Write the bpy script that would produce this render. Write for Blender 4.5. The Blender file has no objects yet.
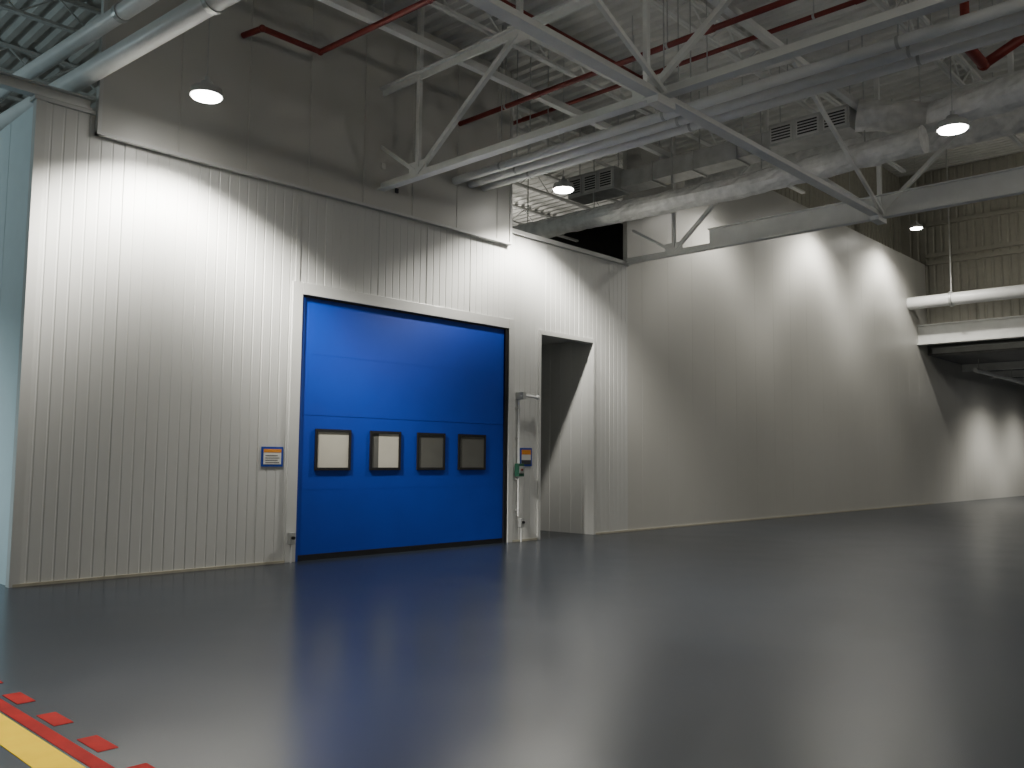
import bpy, bmesh, math, random
from mathutils import Vector, Matrix
random.seed(3)
COL=bpy.context.collection

# ------------------------------------------------------------------ materials
def mat(name,col,rough=.5,metal=0.,noise=0.,nscale=4.,bump=0.,bscale=40.,rvar=0.,emit=None,estr=0.,stretch=(1,1,1)):
    m=bpy.data.materials.new(name);m.use_nodes=True;nt=m.node_tree;b=nt.nodes["Principled BSDF"]
    b.inputs["Base Color"].default_value=(*col,1);b.inputs["Roughness"].default_value=rough;b.inputs["Metallic"].default_value=metal
    tc=nt.nodes.new("ShaderNodeTexCoord");mp=nt.nodes.new("ShaderNodeMapping");mp.inputs["Scale"].default_value=stretch
    nt.links.new(tc.outputs["Object"],mp.inputs[0])
    if noise>0 or rvar>0:
        n=nt.nodes.new("ShaderNodeTexNoise");n.inputs["Scale"].default_value=nscale;n.inputs["Detail"].default_value=6
        nt.links.new(mp.outputs[0],n.inputs["Vector"])
        if noise>0:
            r=nt.nodes.new("ShaderNodeMapRange");r.inputs[1].default_value=.3;r.inputs[2].default_value=.7
            r.inputs[3].default_value=1-noise;r.inputs[4].default_value=1+noise;nt.links.new(n.outputs["Fac"],r.inputs[0])
            v=nt.nodes.new("ShaderNodeVectorMath");v.operation='SCALE';v.inputs[0].default_value=col
            nt.links.new(r.outputs[0],v.inputs["Scale"]);nt.links.new(v.outputs[0],b.inputs["Base Color"])
        if rvar>0:
            r=nt.nodes.new("ShaderNodeMapRange");r.inputs[1].default_value=.3;r.inputs[2].default_value=.7
            r.inputs[3].default_value=rough-rvar;r.inputs[4].default_value=rough+rvar;nt.links.new(n.outputs["Fac"],r.inputs[0])
            nt.links.new(r.outputs[0],b.inputs["Roughness"])
    if bump>0:
        n2=nt.nodes.new("ShaderNodeTexNoise");n2.inputs["Scale"].default_value=bscale;n2.inputs["Detail"].default_value=4
        nt.links.new(mp.outputs[0],n2.inputs["Vector"])
        bp=nt.nodes.new("ShaderNodeBump");bp.inputs["Strength"].default_value=bump;bp.inputs["Distance"].default_value=.02
        nt.links.new(n2.outputs["Fac"],bp.inputs["Height"]);nt.links.new(bp.outputs[0],b.inputs["Normal"])
    if emit:
        b.inputs["Emission Color"].default_value=(*emit,1);b.inputs["Emission Strength"].default_value=estr
    return m
M=dict(
 wall=mat("white_insulated_panel",(.64,.645,.625),.34,noise=.02,nscale=1.5,stretch=(1,1,.3)),
 wall2=mat("smooth_grey_panel",(.57,.565,.53),.40,noise=.02,nscale=.8,stretch=(1,1,.3)),
 side=mat("side_panel",(.70,.80,.82),.45,noise=.02),
 trim=mat("white_trim",(.60,.605,.585),.4,noise=.02),
 floor=mat("epoxy_floor",(.020,.027,.040),.25,noise=.10,nscale=1.2,rvar=.012),
 caulk=mat("caulk",(.45,.42,.33),.7,noise=.15,nscale=6),
 steel=mat("white_painted_steel",(.74,.75,.73),.45,noise=.06,nscale=3),
 deck=mat("white_deck",(.66,.66,.63),.6,noise=.1,nscale=1.5),
 pipe=mat("white_pipe",(.76,.77,.76),.4,noise=.04),
 red=mat("red_pipe",(.20,.025,.018),.45,noise=.12),
 silver=mat("foil_duct",(.80,.80,.78),.45,metal=.15,noise=.15,nscale=6,bump=.6,bscale=7),
 galv=mat("galvanised",(.50,.51,.50),.4,metal=.4,noise=.12,nscale=5),
 dark=mat("dark_gap",(.02,.02,.02),.7,noise=.05),
 black=mat("black_rubber",(.010,.010,.012),.5,noise=.1),
 blue=mat("blue_door_panel",(.0,.040,.40),.50,noise=.04,nscale=2),
 blue2=mat("blue_sign",(.01,.05,.36),.5,noise=.03),
 paneA=mat("pane_light",(.60,.58,.50),.15,noise=.06,nscale=2),
 paneB=mat("pane_grey",(.13,.13,.12),.12,noise=.08,nscale=2),
 paper=mat("paper",(.72,.72,.68),.6,noise=.03),
 orange=mat("orange_label",(.75,.28,.03),.5,noise=.03),
 ink=mat("ink",(.05,.05,.06),.6,noise=.03),
 green=mat("green_box",(.03,.12,.075),.45,noise=.05),
 yellow=mat("yellow_paint",(1.0,.66,.0),.85,noise=.06,nscale=5),
 redp=mat("red_paint",(.34,.006,.004),.85,noise=.2,nscale=5),
 beige=mat("beige_cladding",(.38,.37,.31),.55,noise=.06),
 back=mat("dim_wall",(.20,.20,.20),.7,noise=.1),
 lens=mat("lamp_lens",(1,1,1),.3,emit=(1,.98,.92),estr=30,noise=.01),
 lamph=mat("lamp_housing",(.55,.56,.55),.4,metal=.3,noise=.04),
)
for k in("yellow","redp"):M[k].node_tree.nodes["Principled BSDF"].inputs["Specular IOR Level"].default_value=.15
# ------------------------------------------------------------------ builder
class B:
    def __init__(s,name):
        s.n=name;s.bm=bmesh.new();s.mats=[]
    def mi(s,m):
        if m not in s.mats:s.mats.append(m)
        return s.mats.index(m)
    def faces(s,vs,fs,m,smooth=False):
        V=[s.bm.verts.new(v) for v in vs];k=s.mi(m)
        for f in fs:
            try:
                F=s.bm.faces.new([V[i] for i in f]);F.material_index=k;F.smooth=smooth
            except ValueError: pass
    def box(s,x0,x1,y0,y1,z0,z1,m):
        vs=[(x,y,z) for x in(x0,x1) for y in(y0,y1) for z in(z0,z1)]
        s.faces(vs,[(0,1,3,2),(4,6,7,5),(0,4,5,1),(2,3,7,6),(0,2,6,4),(1,5,7,3)],m);return s
    def bar(s,a,b,w,h,m,up=(0,0,1)):
        a=Vector(a);b=Vector(b);d=(b-a).normalized();u=Vector(up)
        if abs(d.dot(u))>.95:u=Vector((1,0,0))
        r=d.cross(u).normalized();u=r.cross(d).normalized()
        vs=[p+r*(i*w/2)+u*(j*h/2) for p in(a,b) for i in(-1,1) for j in(-1,1)]
        s.faces(vs,[(0,1,3,2),(4,6,7,5),(0,4,5,1),(2,3,7,6),(0,2,6,4),(1,5,7,3)],m);return s
    def ibeam(s,a,b,w,h,t,m):
        a=Vector(a);b=Vector(b);u=Vector((0,0,1))
        s.bar(a+u*(h/2-t/2),b+u*(h/2-t/2),w,t,m);s.bar(a-u*(h/2-t/2),b-u*(h/2-t/2),w,t,m);s.bar(a,b,t,h-t*2,m);return s
    def cyl(s,a,b,r,m,seg=14,r2=None,caps=True):
        a=Vector(a);b=Vector(b);d=(b-a).normalized();u=Vector((0,0,1))
        if abs(d.dot(u))>.95:u=Vector((1,0,0))
        x=d.cross(u).normalized();y=x.cross(d);r2=r if r2 is None else r2
        vs=[];n=seg
        for p,rr in((a,r),(b,r2)):
            for i in range(n):
                t=2*math.pi*i/n;vs.append(p+x*math.cos(t)*rr+y*math.sin(t)*rr)
        fs=[(i,(i+1)%n,n+(i+1)%n,n+i) for i in range(n)]
        s.faces(vs,fs,m,True)
        if caps:
            s.faces(vs[:n],[tuple(range(n))[::-1]],m);s.faces(vs[n:],[tuple(range(n))],m)
        return s
    def path(s,pts,r,m,seg=12):
        for i in range(len(pts)-1):s.cyl(pts[i],pts[i+1],r,m,seg)
        for p in pts[1:-1]:s.ball(p,r*1.25,m)
        return s
    def ball(s,p,r,m):
        g=bmesh.ops.create_icosphere(s.bm,subdivisions=2,radius=r,matrix=Matrix.Translation(Vector(p)));k=s.mi(m)
        for v in g['verts']:
            for f in v.link_faces:f.material_index=k;f.smooth=True
    def done(s,parent=None,bevel=0):
        bmesh.ops.recalc_face_normals(s.bm,faces=s.bm.faces)
        me=bpy.data.meshes.new(s.n);s.bm.to_mesh(me);s.bm.free()
        for m in s.mats:me.materials.append(M[m])
        o=bpy.data.objects.new(s.n,me);COL.objects.link(o)
        if parent:o.parent=parent
        if bevel:
            md=o.modifiers.new("bevel","BEVEL");md.width=bevel;md.segments=2;md.limit_method='ANGLE'
        return o
def empty(n,loc=(0,0,0)):
    e=bpy.data.objects.new(n,None);COL.objects.link(e);e.empty_display_size=.2;return e

# ribbed wall in plane y (front faces -Y)
def ribbed(b,x0,x1,z0,z1,m,y=0.,t=.12,pitch=.155,dep=.005,gw=.03,seam=1.10,off=3.62,sdep=.012,axis='x'):
    xs=[(x0,0)];k=math.ceil((x0-off)/pitch+1e-6)
    per=max(1,round(seam/pitch)) 
    while off+k*pitch<x1-gw:
        c=off+k*pitch
        if c>x0+gw:
            d=sdep if k%per==0 else dep
            xs+=[(c-gw/2,0),(c-gw/5,d),(c+gw/5,d),(c+gw/2,0)]
        k+=1
    xs.append((x1,0));n=len(xs)
    def P(a,d,z):return (a,y+d,z) if axis=='x' else (y+d,a,z)
    vs=[P(a,d,z0) for a,d in xs]+[P(a,d,z1) for a,d in xs]
    fs=[(i,i+1,n+i+1,n+i) for i in range(n-1)]
    vs+=[P(x0,t,z0),P(x1,t,z0),P(x0,t,z1),P(x1,t,z1)]
    q=2*n
    fs+=[(q,q+1,q+3,q+2),(0,q,q+2,n),(n-1,2*n-1,q+3,q+1),tuple(range(n,2*n))+(q+3,q+2),tuple(range(n))[::-1]+(q,q+1)]
    b.faces(vs,fs,m)

TOP=6.1; DECK=9.35
# ------------------------------------------------------------------ room shell
b=B("floor");b.box(-9,60,-26,14,-.15,0,'floor');b.done()
b=B("wall_front")
for x0,x1,z0,z1 in((3.62,7.50,0,TOP),(7.50,12.33,4.20,TOP),(12.33,13.22,0,TOP),(13.22,14.98,4.18,TOP),(14.98,16.25,0,TOP)):
    ribbed(b,x0,x1,z0,z1,'wall')
b.done()
b=B("wall_front_upper");ribbed(b,4.34,12.2,5.87,DECK,'wall2',y=-.09,t=.1,pitch=1.07,dep=.012,gw=.03,seam=1.07,off=4.34,sdep=.012)
b.done()
b=B("wall_right");ribbed(b,16.25,36.6,0,9.6,'wall2',pitch=1.1,dep=.003,gw=.03,seam=1.1,sdep=.003)
ribbed(b,36.6,59,0,5.9,'wall2',pitch=1.1,dep=.003,gw=.03,seam=1.1,sdep=.003);b.done()
b=B("wall_right_upper");ribbed(b,22.1,36.9,9.6,13.5,'beige',y=1.0,t=.15,pitch=.3,dep=.03,gw=.12,seam=3,sdep=.03);b.box(16.4,36.6,.1,1.0,9.5,9.6,'back');b.done()
b=B("wall_left");ribbed(b,.12,13,0,TOP,'side',y=3.62,t=.12,pitch=1.1,dep=.008,gw=.025,seam=1.1,off=0,sdep=.008,axis='y');b.done()
b=B("wall_back");b.box(-9,60,13.9,14,0,14,'back');b.done()
b=B("wall_south");b.box(-9,60,-26,-25.9,0,14,'beige');b.done()
b=B("wall_west");b.box(-9.1,-9,-26,14,0,14,'beige');b.done()
b=B("wall_east");b.box(59,59.1,-26,14,0,14,'wall2');b.done()
# upper bulkhead at far end with girts
b=B("wall_bulkhead");ribbed(b,-25.9,1.0,6.98,13.5,'beige',y=36.9,t=.15,pitch=.3,dep=.03,gw=.12,seam=3,off=0,sdep=.03,axis='y')
for z in(8.25,9.6,9.9,11.2):b.box(36.78,36.9,-25.9,0,z,z+.16,'beige')
b.done()
# corrugated deck
b=B("ceiling")
def deckpart(x0,x1,y0,y1,z,pitch=.3):
    xs=[];x=x0
    while x<x1:
        xs+=[(x,0),(x+pitch*.35,0),(x+pitch*.5,.075),(x+pitch*.85,.075)];x+=pitch
    xs.append((x,0));n=len(xs)
    b.faces([(a,y0,z+d) for a,d in xs]+[(a,y1,z+d) for a,d in xs],[(i,i+1,n+i+1,n+i) for i in range(n-1)],'deck')
deckpart(-9,22,-26,14,DECK);deckpart(22,37,-26,14,13.5)
b.box(37,60,-26,14,5.9,6.0,'back');b.box(-9,60,-26,14,13.7,13.8,'back')
b.box(22,22.1,-26,14,DECK,13.6,'back')
b.done()
# roof of the inner enclosure (behind the front wall)
b=B("ceiling_enclosure");b.box(3.75,16.2,.12,13,5.6,5.7,'trim');b.done()

# ---------------- trims
b=B("trim_parapet_cap");b.box(12.22,16.3,-.05,.16,TOP,TOP+.09,'trim');b.box(3.55,4.34,-.04,.16,TOP,TOP+.05,'trim');b.done()
b=B("trim_upper_edge");b.box(4.30,12.24,-.105,-.02,5.83,5.875,'trim');b.box(4.30,4.35,-.11,-.02,5.83,DECK,'trim');b.box(12.19,12.25,-.11,.1,5.83,DECK,'trim');b.done()
b=B("trim_corner");b.box(3.58,3.70,-.02,.10,0,TOP,'trim');b.done()
b=B("trim_door_casing")
b.box(7.38,7.56,-.03,.14,0,4.36,'trim');b.box(7.56,12.28,-.03,.14,4.17,4.36,'trim');b.box(12.28,12.42,-.03,.14,0,4.36,'trim')
b.box(7.42,7.50,-.02,.0,4.36,5.86,'trim')
b.done(bevel=.006)
b=B("trim_opening_casing")
b.box(13.16,13.24,-.025,.14,0,4.25,'trim');b.box(13.24,14.96,-.025,.14,4.16,4.25,'trim');b.box(14.96,15.04,-.025,.14,0,4.25,'trim');b.done(bevel=.005)
b=B("baseboard_front")
for x0,x1 in((3.62,7.38),(12.42,13.14),(15.06,36.6)):b.box(x0,x1,-.022,.0,0,.035,'caulk')
b.done()
# passage behind the opening
b=B("wall_passage")
ribbed(b,.14,6,0,4.3,'wall',y=14.98,t=.1,pitch=.31,dep=.006,gw=.03,seam=1.1,off=0,sdep=.010,axis='y')
b.box(13.12,13.22,.14,6,0,4.3,'wall');b.box(13.12,15.08,6,6.1,0,4.3,'wall');b.box(13.12,15.08,.14,6.1,4.25,4.35,'wall');b.done()

# ---------------- blue overhead door
d=empty("door_1")
b=B("panels")
b.box(7.62,12.20,.03,.09,.09,2.266,'blue');b.box(7.62,12.20,.03,.09,2.274,4.17,'blue')
b.box(7.62,12.20,.045,.085,.09,4.17,'blue')
for z in(1.10,3.25):b.box(7.62,12.20,.0285,.03,z-.004,z+.004,'blue')
o=b.done(d)
b=B("bottom_seal");b.box(7.60,12.22,.02,.10,0,.09,'black');b.done(d)
b=B("guide_rails");b.box(12.19,12.28,-.01,.13,0,4.17,'black');b.box(7.56,7.62,.0,.13,0,4.17,'blue2');b.box(7.56,12.28,.0,.12,4.14,4.17,'black');b.done(d)
for i,(x0,x1) in enumerate(((7.89,8.58),(8.97,9.63),(10.0,10.66),(10.99,11.70))):
    z0,z1=1.40,2.06;b=B("window_%d"%(i+1));w=.045
    b.box(x0,x1,.005,.04,z0,z0+w,'black');b.box(x0,x1,.005,.04,z1-w,z1,'black');b.box(x0,x0+w,.005,.04,z0+w,z1-w,'black');b.box(x1-w,x1,.005,.04,z0+w,z1-w,'black')
    if i==1:
        b.box(x0+w,x0+w+.14,.018,.03,z0+w,z1-w,'paneB');b.box(x0+w+.14,x1-w,.018,.03,z0+w,z1-w,'paneA')
    else:b.box(x0+w,x1-w,.018,.03,z0+w,z1-w,'paneA' if i==0 else 'paneB')
    b.done(d)

# ---------------- signs
def sign(x0,x1,z0,z1,kind):
    b=B("safety_sign");b.box(x0,x1,-.014,-.003,z0,z1,'blue2');w=.035
    b.box(x0+w,x1-w,-.017,-.014,z0+w,z1-w,'paper')
    if kind==0:
        b.box(x0+w,x1-w,-.019,-.017,z1-w-.05,z1-w,'orange')
        for k in range(4):b.box(x0+w+.03,x1-w-.03-.03*(k%2),-.019,-.017,z0+w+.02+k*.035,z0+w+.03+k*.035,'ink')
    else:
        b.box(x0+w,x1-w,-.019,-.017,z1-.13,z1-w,'orange');b.box(x0+w,x1-w,-.019,-.017,z0+w,z0+.12,'ink')
    b.done()
sign(6.93,7.30,1.46,1.76,0);sign(12.64,12.98,1.47,1.83,1)
# ---------------- door control conduit
b=B("electrical_conduit")
b.cyl((12.55,-.05,.50),(12.55,-.05,1.26),.022,'pipe');b.cyl((12.55,-.05,1.53),(12.55,-.05,2.80),.022,'pipe');b.cyl((12.55,-.05,2.80),(12.55,-.16,2.86),.022,'pipe')
b.cyl((12.50,-.16,2.86),(12.98,-.16,2.84),.028,'pipe');b.ball((12.98,-.16,2.84),.05,'pipe');b.box(12.50,12.60,-.20,-.0,2.78,2.92,'galv')
for z in(.6,1.2,2.0,2.6):b.box(12.51,12.59,-.05,-.0,z,z+.03,'galv')
b.done()
b=B("control_box");b.box(12.46,12.62,-.14,-.03,1.27,1.52,'green');b.box(12.48,12.60,-.15,-.14,1.33,1.47,'galv');b.cyl((12.54,-.15,1.40),(12.54,-.17,1.40),.02,'red');b.done(bevel=.008)
for x in(12.60,7.44):
    b=B("door_sensor");b.box(x-.05,x+.05,-.13,-.05,.28,.46,'galv');b.cyl((x,-.13,.38),(x,-.17,.38),.025,'black');b.cyl((x,-.09,0),(x,-.09,.28),.014,'pipe');b.done(bevel=.006)
b=B("outlet_plate");b.box(8.98,9.06,-.125,-.09,6.55,6.65,'paper');b.box(9.3,9.36,-.12,-.09,6.2,6.28,'ink');b.done()

# ---------------- floor markings
b=B("yellow_floor_stripe");b.box(1.67,1.86,-26+.2,-4.6,.0,.003,'yellow');b.done()
b=B("red_floor_stripe");b.box(1.88,1.965,-26+.2,-4.6,.0,.003,'redp')
y=-4.55
while y>-12:
    b.box(2.00,2.11,y-.30,y,.0,.003,'redp');y-=.65
b.done()

# ---------------- trusses
def truss(name,X,zb,zt,y0,y1,first,panel=2.25,depthI=0):
    b=B(name);S='steel'
    b.bar((X,y0,zb),(X,y1,zb),.16,.025,S);b.bar((X,y0,zb+.06),(X,y1,zb+.06),.03,.12,S)
    b.bar((X,y0,zt),(X,y1,zt),.16,.03,S);b.bar((X,y0,zt-.06),(X,y1,zt-.06),.03,.12,S)
    y=first;k=0
    while y>y1:
        b.bar((X,y,zb+.05),(X,y,zt-.03),.07,.07,S)
        b.box(X-.012,X+.012,y-.22,y+.22,zb+.02,zb+.28,S)
        if k==0 and y0>y+.4:b.bar((X,y,zb+.08),(X,min(y0,y+1.1),zb+.75),.06,.06,S)
        b.bar((X,y,zb+.08),(X,y-panel,zt-.05),.075,.075,S)
        b.bar((X,y-panel,zt-.05),(X,y-2*panel,zb+.08),.075,.075,S)
        b.box(X-.012,X+.012,y-panel-.2,y-panel+.2,zt-.22,zt-.02,S)
        b.bar((X,y-panel,zt),(X,y-panel,DECK),.08,.08,S)
        b.bar((X,y,zt),(X,y,DECK),.08,.08,S)
        y-=2*panel;k+=1
    if depthI:
        b.ibeam((X,-2.2,zb+depthI/2),(X,y1,zb+depthI/2),.18,depthI,.02,S)
    return b.done()
truss("roof_truss",9.0,6.18,7.95,-.09,-25.8,-1.06)
truss("roof_truss",16.2,6.14,8.2,-.02,-25.8,-1.3,2.25,.42)
truss("roof_truss",1.8,6.18,7.95,-1,-25.8,-7,2.25)
# girder along X
b=B("steel_girder")
b.bar((-9,-5.78,6.15),(16.2,-5.78,6.15),.17,.025,'steel');b.bar((-9,-5.78,6.21),(16.2,-5.78,6.21),.03,.11,'steel')
for x in(1.8,9.0,16.15):b.box(x-.2,x+.2,-5.86,-5.70,6.05,6.14,'steel')
b.done()
b=B("cross_bracing")
for X0,X1 in((1.8,9.0),(9.0,16.2)):
    b.bar((X0,-5.85,6.2),(X0+3.6,-5.85,7.9),.06,.06,'steel');b.bar((X1,-5.85,6.2),(X0+3.6,-5.85,7.9),.06,.06,'steel')
b.bar((-8.9,-5.85,7.95),(16.2,-5.85,7.95),.12,.1,'steel')
b.bar((-8.9,-1.6,8.15),(16.2,-1.6,8.15),.12,.12,'steel')
b.done()
# bar joists
y=-22.5
while y<13:
    b=B("bar_joist");x0,x1=(-8.9,21.9)
    if -.3<y<.3:y+=.6
    for s_ in(-.03,.03):
        b.bar((x0,y+s_,9.30),(x1,y+s_,9.30),.05,.06,'steel');b.bar((x0,y+s_,8.80),(x1,y+s_,8.80),.05,.05,'steel')
    x=x0;k=0
    while x<x1-.6:
        b.bar((x,y,9.28 if k%2 else 8.81),(x+.6,y,8.81 if k%2 else 9.28),.025,.025,'steel');x+=.6;k+=1
    b.done();y+=2.6
# beam at left corner
b=B("steel_beam");b.ibeam((-8.9,.05,6.24),(4.25,.05,6.24),.15,.16,.02,'steel');b.done()

# ---------------- pipes
def hang(b,X,y,z,r):
    b.bar((X,y,z+r),(X,y,DECK),.015,.015,'galv')
def ypipe(name,X,z,r,y0=0,y1=-25.8,m='pipe',coup=0):
    b=B(name);b.cyl((X,y0,z),(X,y1,z),r,m,16)
    y=y0-1.2
    while y>y1+1:
        hang(b,X,y,z,r);b.cyl((X,y-.02,z),(X,y+.02,z),r*1.12,'galv',16)
        if coup:b.cyl((X,y-.8,z),(X,y-.65,z),r*1.2,m,16)
        y-=3.4
    return b.done()
ypipe("white_pipe",10.70,6.75,.075,-.1);ypipe("white_pipe",11.10,6.78,.075,-.1);ypipe("white_pipe",11.45,6.80,.075,-.1)
ypipe("white_pipe",11.95,7.0,.05,-.1)
ypipe("red_sprinkler_pipe",10.8,7.87,.045,-.1,m='red',coup=1);ypipe("red_sprinkler_pipe",12.6,8.5,.04,12,m='red',coup=1)
ypipe("red_sprinkler_pipe",14.6,8.3,.045,10,m='red',coup=1)
b=B("large_white_pipe");b.cyl((3.5,8.8,6.6),(5.9,-24,6.6),.13,'pipe',20)
for y,x in((-3.0,4.37),(-8,4.73)):b.cyl((x,y,6.6),(x+.005,y-.08,6.6),.145,'galv',20);hang(b,x,y-.04,6.6,.13)
b.done()
b=B("large_white_pipe");b.cyl((3.35,9,7.0),(5.75,-24,7.0),.10,'pipe',20)
for y,x in((-1.2,4.09),(-8,4.58)):b.cyl((x,y,7.0),(x+.005,y-.08,7.0),.115,'galv',20);hang(b,x,y-.04,7.0,.10)
b.done()
b=B("red_sprinkler_pipe");b.path([(6.3,-.16,7.9),(6.38,-.57,7.9),(7.39,-.57,7.9),(7.52,-3.0,7.9),(7.6,-14,7.9)],.045,'red')
for y in(-2,-5,-8):hang(b,7.5,y,7.9,.045)
b.done()
b=B("red_sprinkler_pipe");b.path([(-8.8,-3.2,8.3),(12.9,-3.2,8.3)],.04,'red');[b.bar((x,-3.2,8.34),(x,-3.2,DECK),.015,.015,'galv') for x in(0,4,8,12)];b.done()
b=B("red_sprinkler_pipe");b.path([(12.2,-8.45,7.15),(13.0,-8.45,7.15),(13.2,-9.2,7.6),(13.4,-12,7.6)],.07,'red');b.path([(12.2,-8.45,7.15),(12.2,-8.45,8.2),(8.5,-8.45,8.2)],.06,'red')
hang(b,12.9,-8.45,7.2,.06);hang(b,9.5,-8.45,8.2,.06);b.done()
# ---------------- ducts
def duct(name,pts,r,m='silver'):
    b=B(name);n=18
    rings=[]
    for i in range(len(pts)-1):
        a=Vector(pts[i]);c=Vector(pts[i+1]);L=(c-a).length;k=max(2,int(L/.16))
        for j in range(k):rings.append(a.lerp(c,j/k))
    rings.append(Vector(pts[-1]));vs=[]
    for q,p in enumerate(rings):
        dd=(rings[min(q+1,len(rings)-1)]-rings[max(q-1,0)]).normalized()
        x=dd.cross(Vector((0,0,1))).normalized();z=x.cross(dd)
        for i in range(n):
            t=2*math.pi*i/n;rr=r*(1+random.uniform(-.07,.07)+(.06 if q%5==0 else 0));vs.append(p+x*math.cos(t)*rr+z*math.sin(t)*rr)
    fs=[(q*n+i,q*n+(i+1)%n,(q+1)*n+(i+1)%n,(q+1)*n+i) for q in range(len(rings)-1) for i in range(n)]
    fs+=[tuple(range(n)),tuple(range((len(rings)-1)*n,len(rings)*n))]
    b.faces(vs,fs,m,False)
    for q in range(6,len(rings),12):
        p=rings[q];b.bar((p.x,p.y,p.z+r*.9),(p.x,p.y,DECK),.02,.02,'galv')
    return b.done()
duct("insulated_duct",[(15.0,3.0,7.0),(15.0,0,6.98),(15.1,-3.5,6.95),(15.0,-7.0,7.0)],.22)
duct("insulated_duct",[(18.5,-.4,8.4),(18.5,-2,8.4),(18.8,-12,8.4)],.38)
duct("insulated_duct",[(15.0,-5.9,7.72),(15.4,-7.0,7.5),(14.6,-9.5,7.35),(14.6,-14,7.4)],.26)
def unit(X,y0,y1,z0,z1):
    b=B("ventilation_grille_unit");b.box(X,X+.6,y1,y0,z0,z1,'galv')
    n=3;L=(y0-y1)/n
    for i in range(n):
        a=y1+i*L+.04;c=y1+(i+1)*L-.04
        b.box(X-.02,X,a,c,z0+.05,z1-.05,'trim')
        k=z0+.09
        while k<z1-.1:
            b.box(X-.03,X-.018,a+.03,c-.03,k,k+.028,'dark');k+=.055
    for y in(y0-.1,y1+.1):b.bar((X+.3,y,z1),(X+.3,y,DECK),.02,.02,'galv')
    b.done(bevel=.006)
unit(15.0,.75,-.55,7.55,8.05);unit(15.0,-4.2,-5.75,7.55,7.98)
b=B("rectangular_duct");b.box(15.25,15.75,-4.2,-.55,7.6,7.98,'galv')
for y in(-3.4,-2.4,-1.4):b.box(15.22,15.78,y,y+.04,7.57,8.01,'galv');b.bar((15.5,y,8.0),(15.5,y,DECK),.02,.02,'galv')
b.done()
# ---------------- far right beams/pipes
b=B("large_white_pipe");b.cyl((34.6,-.01,7.72),(34.6,-25.8,7.72),.24,'pipe',20)
for y in(-1.5,-6,-11):b.cyl((34.6,y,7.72),(34.6,y-.1,7.72),.29,'galv',20);b.bar((34.6,y-.05,7.9),(34.6,y-.05,13.5),.04,.04,'galv')
b.done()
b=B("steel_beam");b.ibeam((35.6,0,6.6),(35.6,-25.8,6.6),.35,.78,.05,'steel');b.done()
b=B("steel_beam");b.ibeam((37.2,0,6.1),(37.2,-25.8,6.1),.3,.3,.04,'steel');b.done()
for X in(41,45,49,53):
    b=B("steel_beam");b.ibeam((X,0,5.75),(X,-25.8,5.75),.2,.3,.03,'steel');b.done()
b=B("white_pipe");b.cyl((38.5,-1.2,5.4),(58,-1.2,5.4),.09,'pipe');[b.bar((x,-1.2,5.45),(x,-1.2,5.9),.02,.02,'galv') for x in(39,44,49,54)];b.done()

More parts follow.
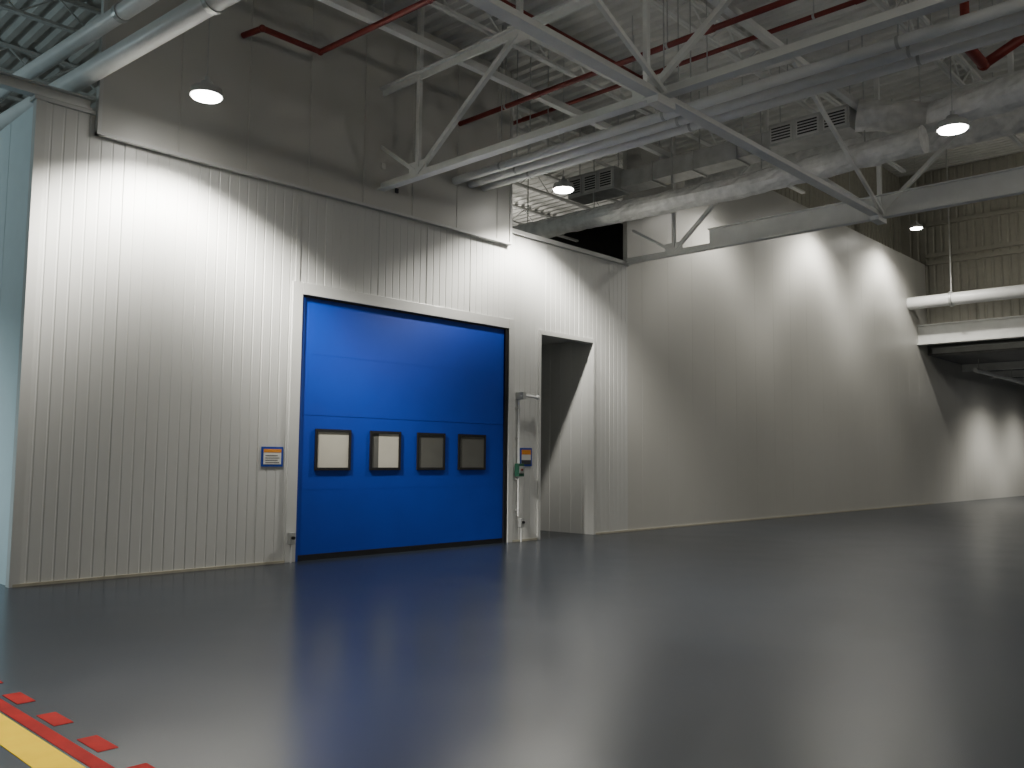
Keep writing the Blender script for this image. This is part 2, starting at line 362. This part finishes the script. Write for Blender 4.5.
# ---------------- lamps
def photometric(L,nadir,peak,c1=.66):
    # reflector candela curve: weaker straight down, strongest to the sides
    L.use_nodes=True;nt=L.node_tree;e=next(n for n in nt.nodes if n.type=='EMISSION')
    tc=nt.nodes.new("ShaderNodeTexCoord");sp=nt.nodes.new("ShaderNodeSeparateXYZ");nt.links.new(tc.outputs["Normal"],sp.inputs[0])
    a=nt.nodes.new("ShaderNodeMath");a.operation='ABSOLUTE';nt.links.new(sp.outputs[2],a.inputs[0])
    r=nt.nodes.new("ShaderNodeMapRange");r.interpolation_type='SMOOTHSTEP';r.inputs[1].default_value=c1;r.inputs[2].default_value=.97;r.inputs[3].default_value=peak;r.inputs[4].default_value=nadir
    nt.links.new(a.outputs[0],r.inputs[0]);nt.links.new(r.outputs[0],e.inputs["Strength"])
def lamp(X,Y,Z,power,top=DECK,r=.21,ang=132,col=(1,.96,.87),up=0,blend=.5,flood=.16,nadir=.22,peak=2.6):
    e=empty("high_bay_lamp");b=B("housing")
    b.cyl((X,Y,Z),(X,Y,Z+.10),r,'lamph',28,r2=r*.92);b.cyl((X,Y,Z+.10),(X,Y,Z+.19),r*.55,'lamph',24,r2=r*.35);b.cyl((X,Y,Z+.19),(X,Y,Z+.26),.03,'lamph')
    b.cyl((X,Y,Z+.26),(X,Y,top),.008,'galv',8);b.done(e)
    b=B("lens");b.cyl((X,Y,Z-.025),(X,Y,Z),r*.86,'lens',28,r2=r*.93);b.done(e)
    for nm,en,an,bl in(("beam",power,ang,blend),("spill",power*flood,172,1.0)):
        L=bpy.data.lights.new(nm,"SPOT");L.energy=en;L.spot_size=math.radians(an);L.spot_blend=bl;L.shadow_soft_size=.14;L.color=col
        if nm=="beam":photometric(L,nadir,peak)
        o=bpy.data.objects.new(nm,L);o.location=(X,Y,Z-.06);COL.objects.link(o);o.parent=e
    if up:
        L=bpy.data.lights.new("ambient_fill","POINT");L.energy=up;L.shadow_soft_size=.25;L.color=col  # bare point light added below the housing to fill ceiling and ambient
        o=bpy.data.objects.new("ambient_fill",L);o.location=(X,Y,Z-.3);COL.objects.link(o);o.parent=e
lamp(5.22,-1.25,6.30,1150,peak=4.2,nadir=.15,flood=.12)
lamp(12.52,-1.2,6.78,800,peak=3.2,nadir=.18)
lamp(12.9,-8.05,6.30,130)
lamp(26.0,-1.3,9.4,850,13.5,ang=145,blend=.9,flood=.3,nadir=.3);lamp(31.8,-1.3,9.9,850,13.5,ang=145,blend=.9,flood=.3,nadir=.3)
lamp(19.8,-1.3,8.6,300,DECK,ang=150,blend=1,flood=.4,nadir=.3)
lamp(43.5,-3.2,5.35,800,5.9,ang=150,blend=1,flood=.4);lamp(49.0,-3.2,5.35,600,5.9,ang=150,blend=1,flood=.4)
lamp(5,-15,6.3,120,up=230);lamp(15,-18,6.3,120,up=320);lamp(-4,-9,6.3,100,up=80)  # extra lamps added out of view as ambient fill
lamp(30,-9.5,8.5,150,13.5,up=300)  # added out of view to brighten the bulkhead
lamp(-1.0,4.0,6.3,900,col=(.72,.93,1.0),up=250)
lamp(17.5,7,8.4,100,up=250)  # hidden fill light added behind the front wall for the dark duct space

w=bpy.data.worlds.new("w");bpy.context.scene.world=w;w.use_nodes=True
w.node_tree.nodes["Background"].inputs[0].default_value=(.5,.52,.55,1);w.node_tree.nodes["Background"].inputs[1].default_value=.05

# ---------------- camera
f,yaw,pit,roll=870.08,.7592,.0865,.009
fw=Vector((math.cos(yaw)*math.cos(pit),math.sin(yaw)*math.cos(pit),math.sin(pit)))
r0=Vector((math.sin(yaw),-math.cos(yaw),0));u0=r0.cross(fw)
r=r0*math.cos(roll)+u0*math.sin(roll);u=-r0*math.sin(roll)+u0*math.cos(roll)
cd=bpy.data.cameras.new("camera");cd.sensor_width=36;cd.lens=f*36/1024;cd.clip_end=200
cam=bpy.data.objects.new("camera",cd);COL.objects.link(cam)
mw=Matrix((r,u,-fw)).transposed().to_4x4();mw.translation=Vector((0,-11.764,1.6));cam.matrix_world=mw
bpy.context.scene.camera=cam
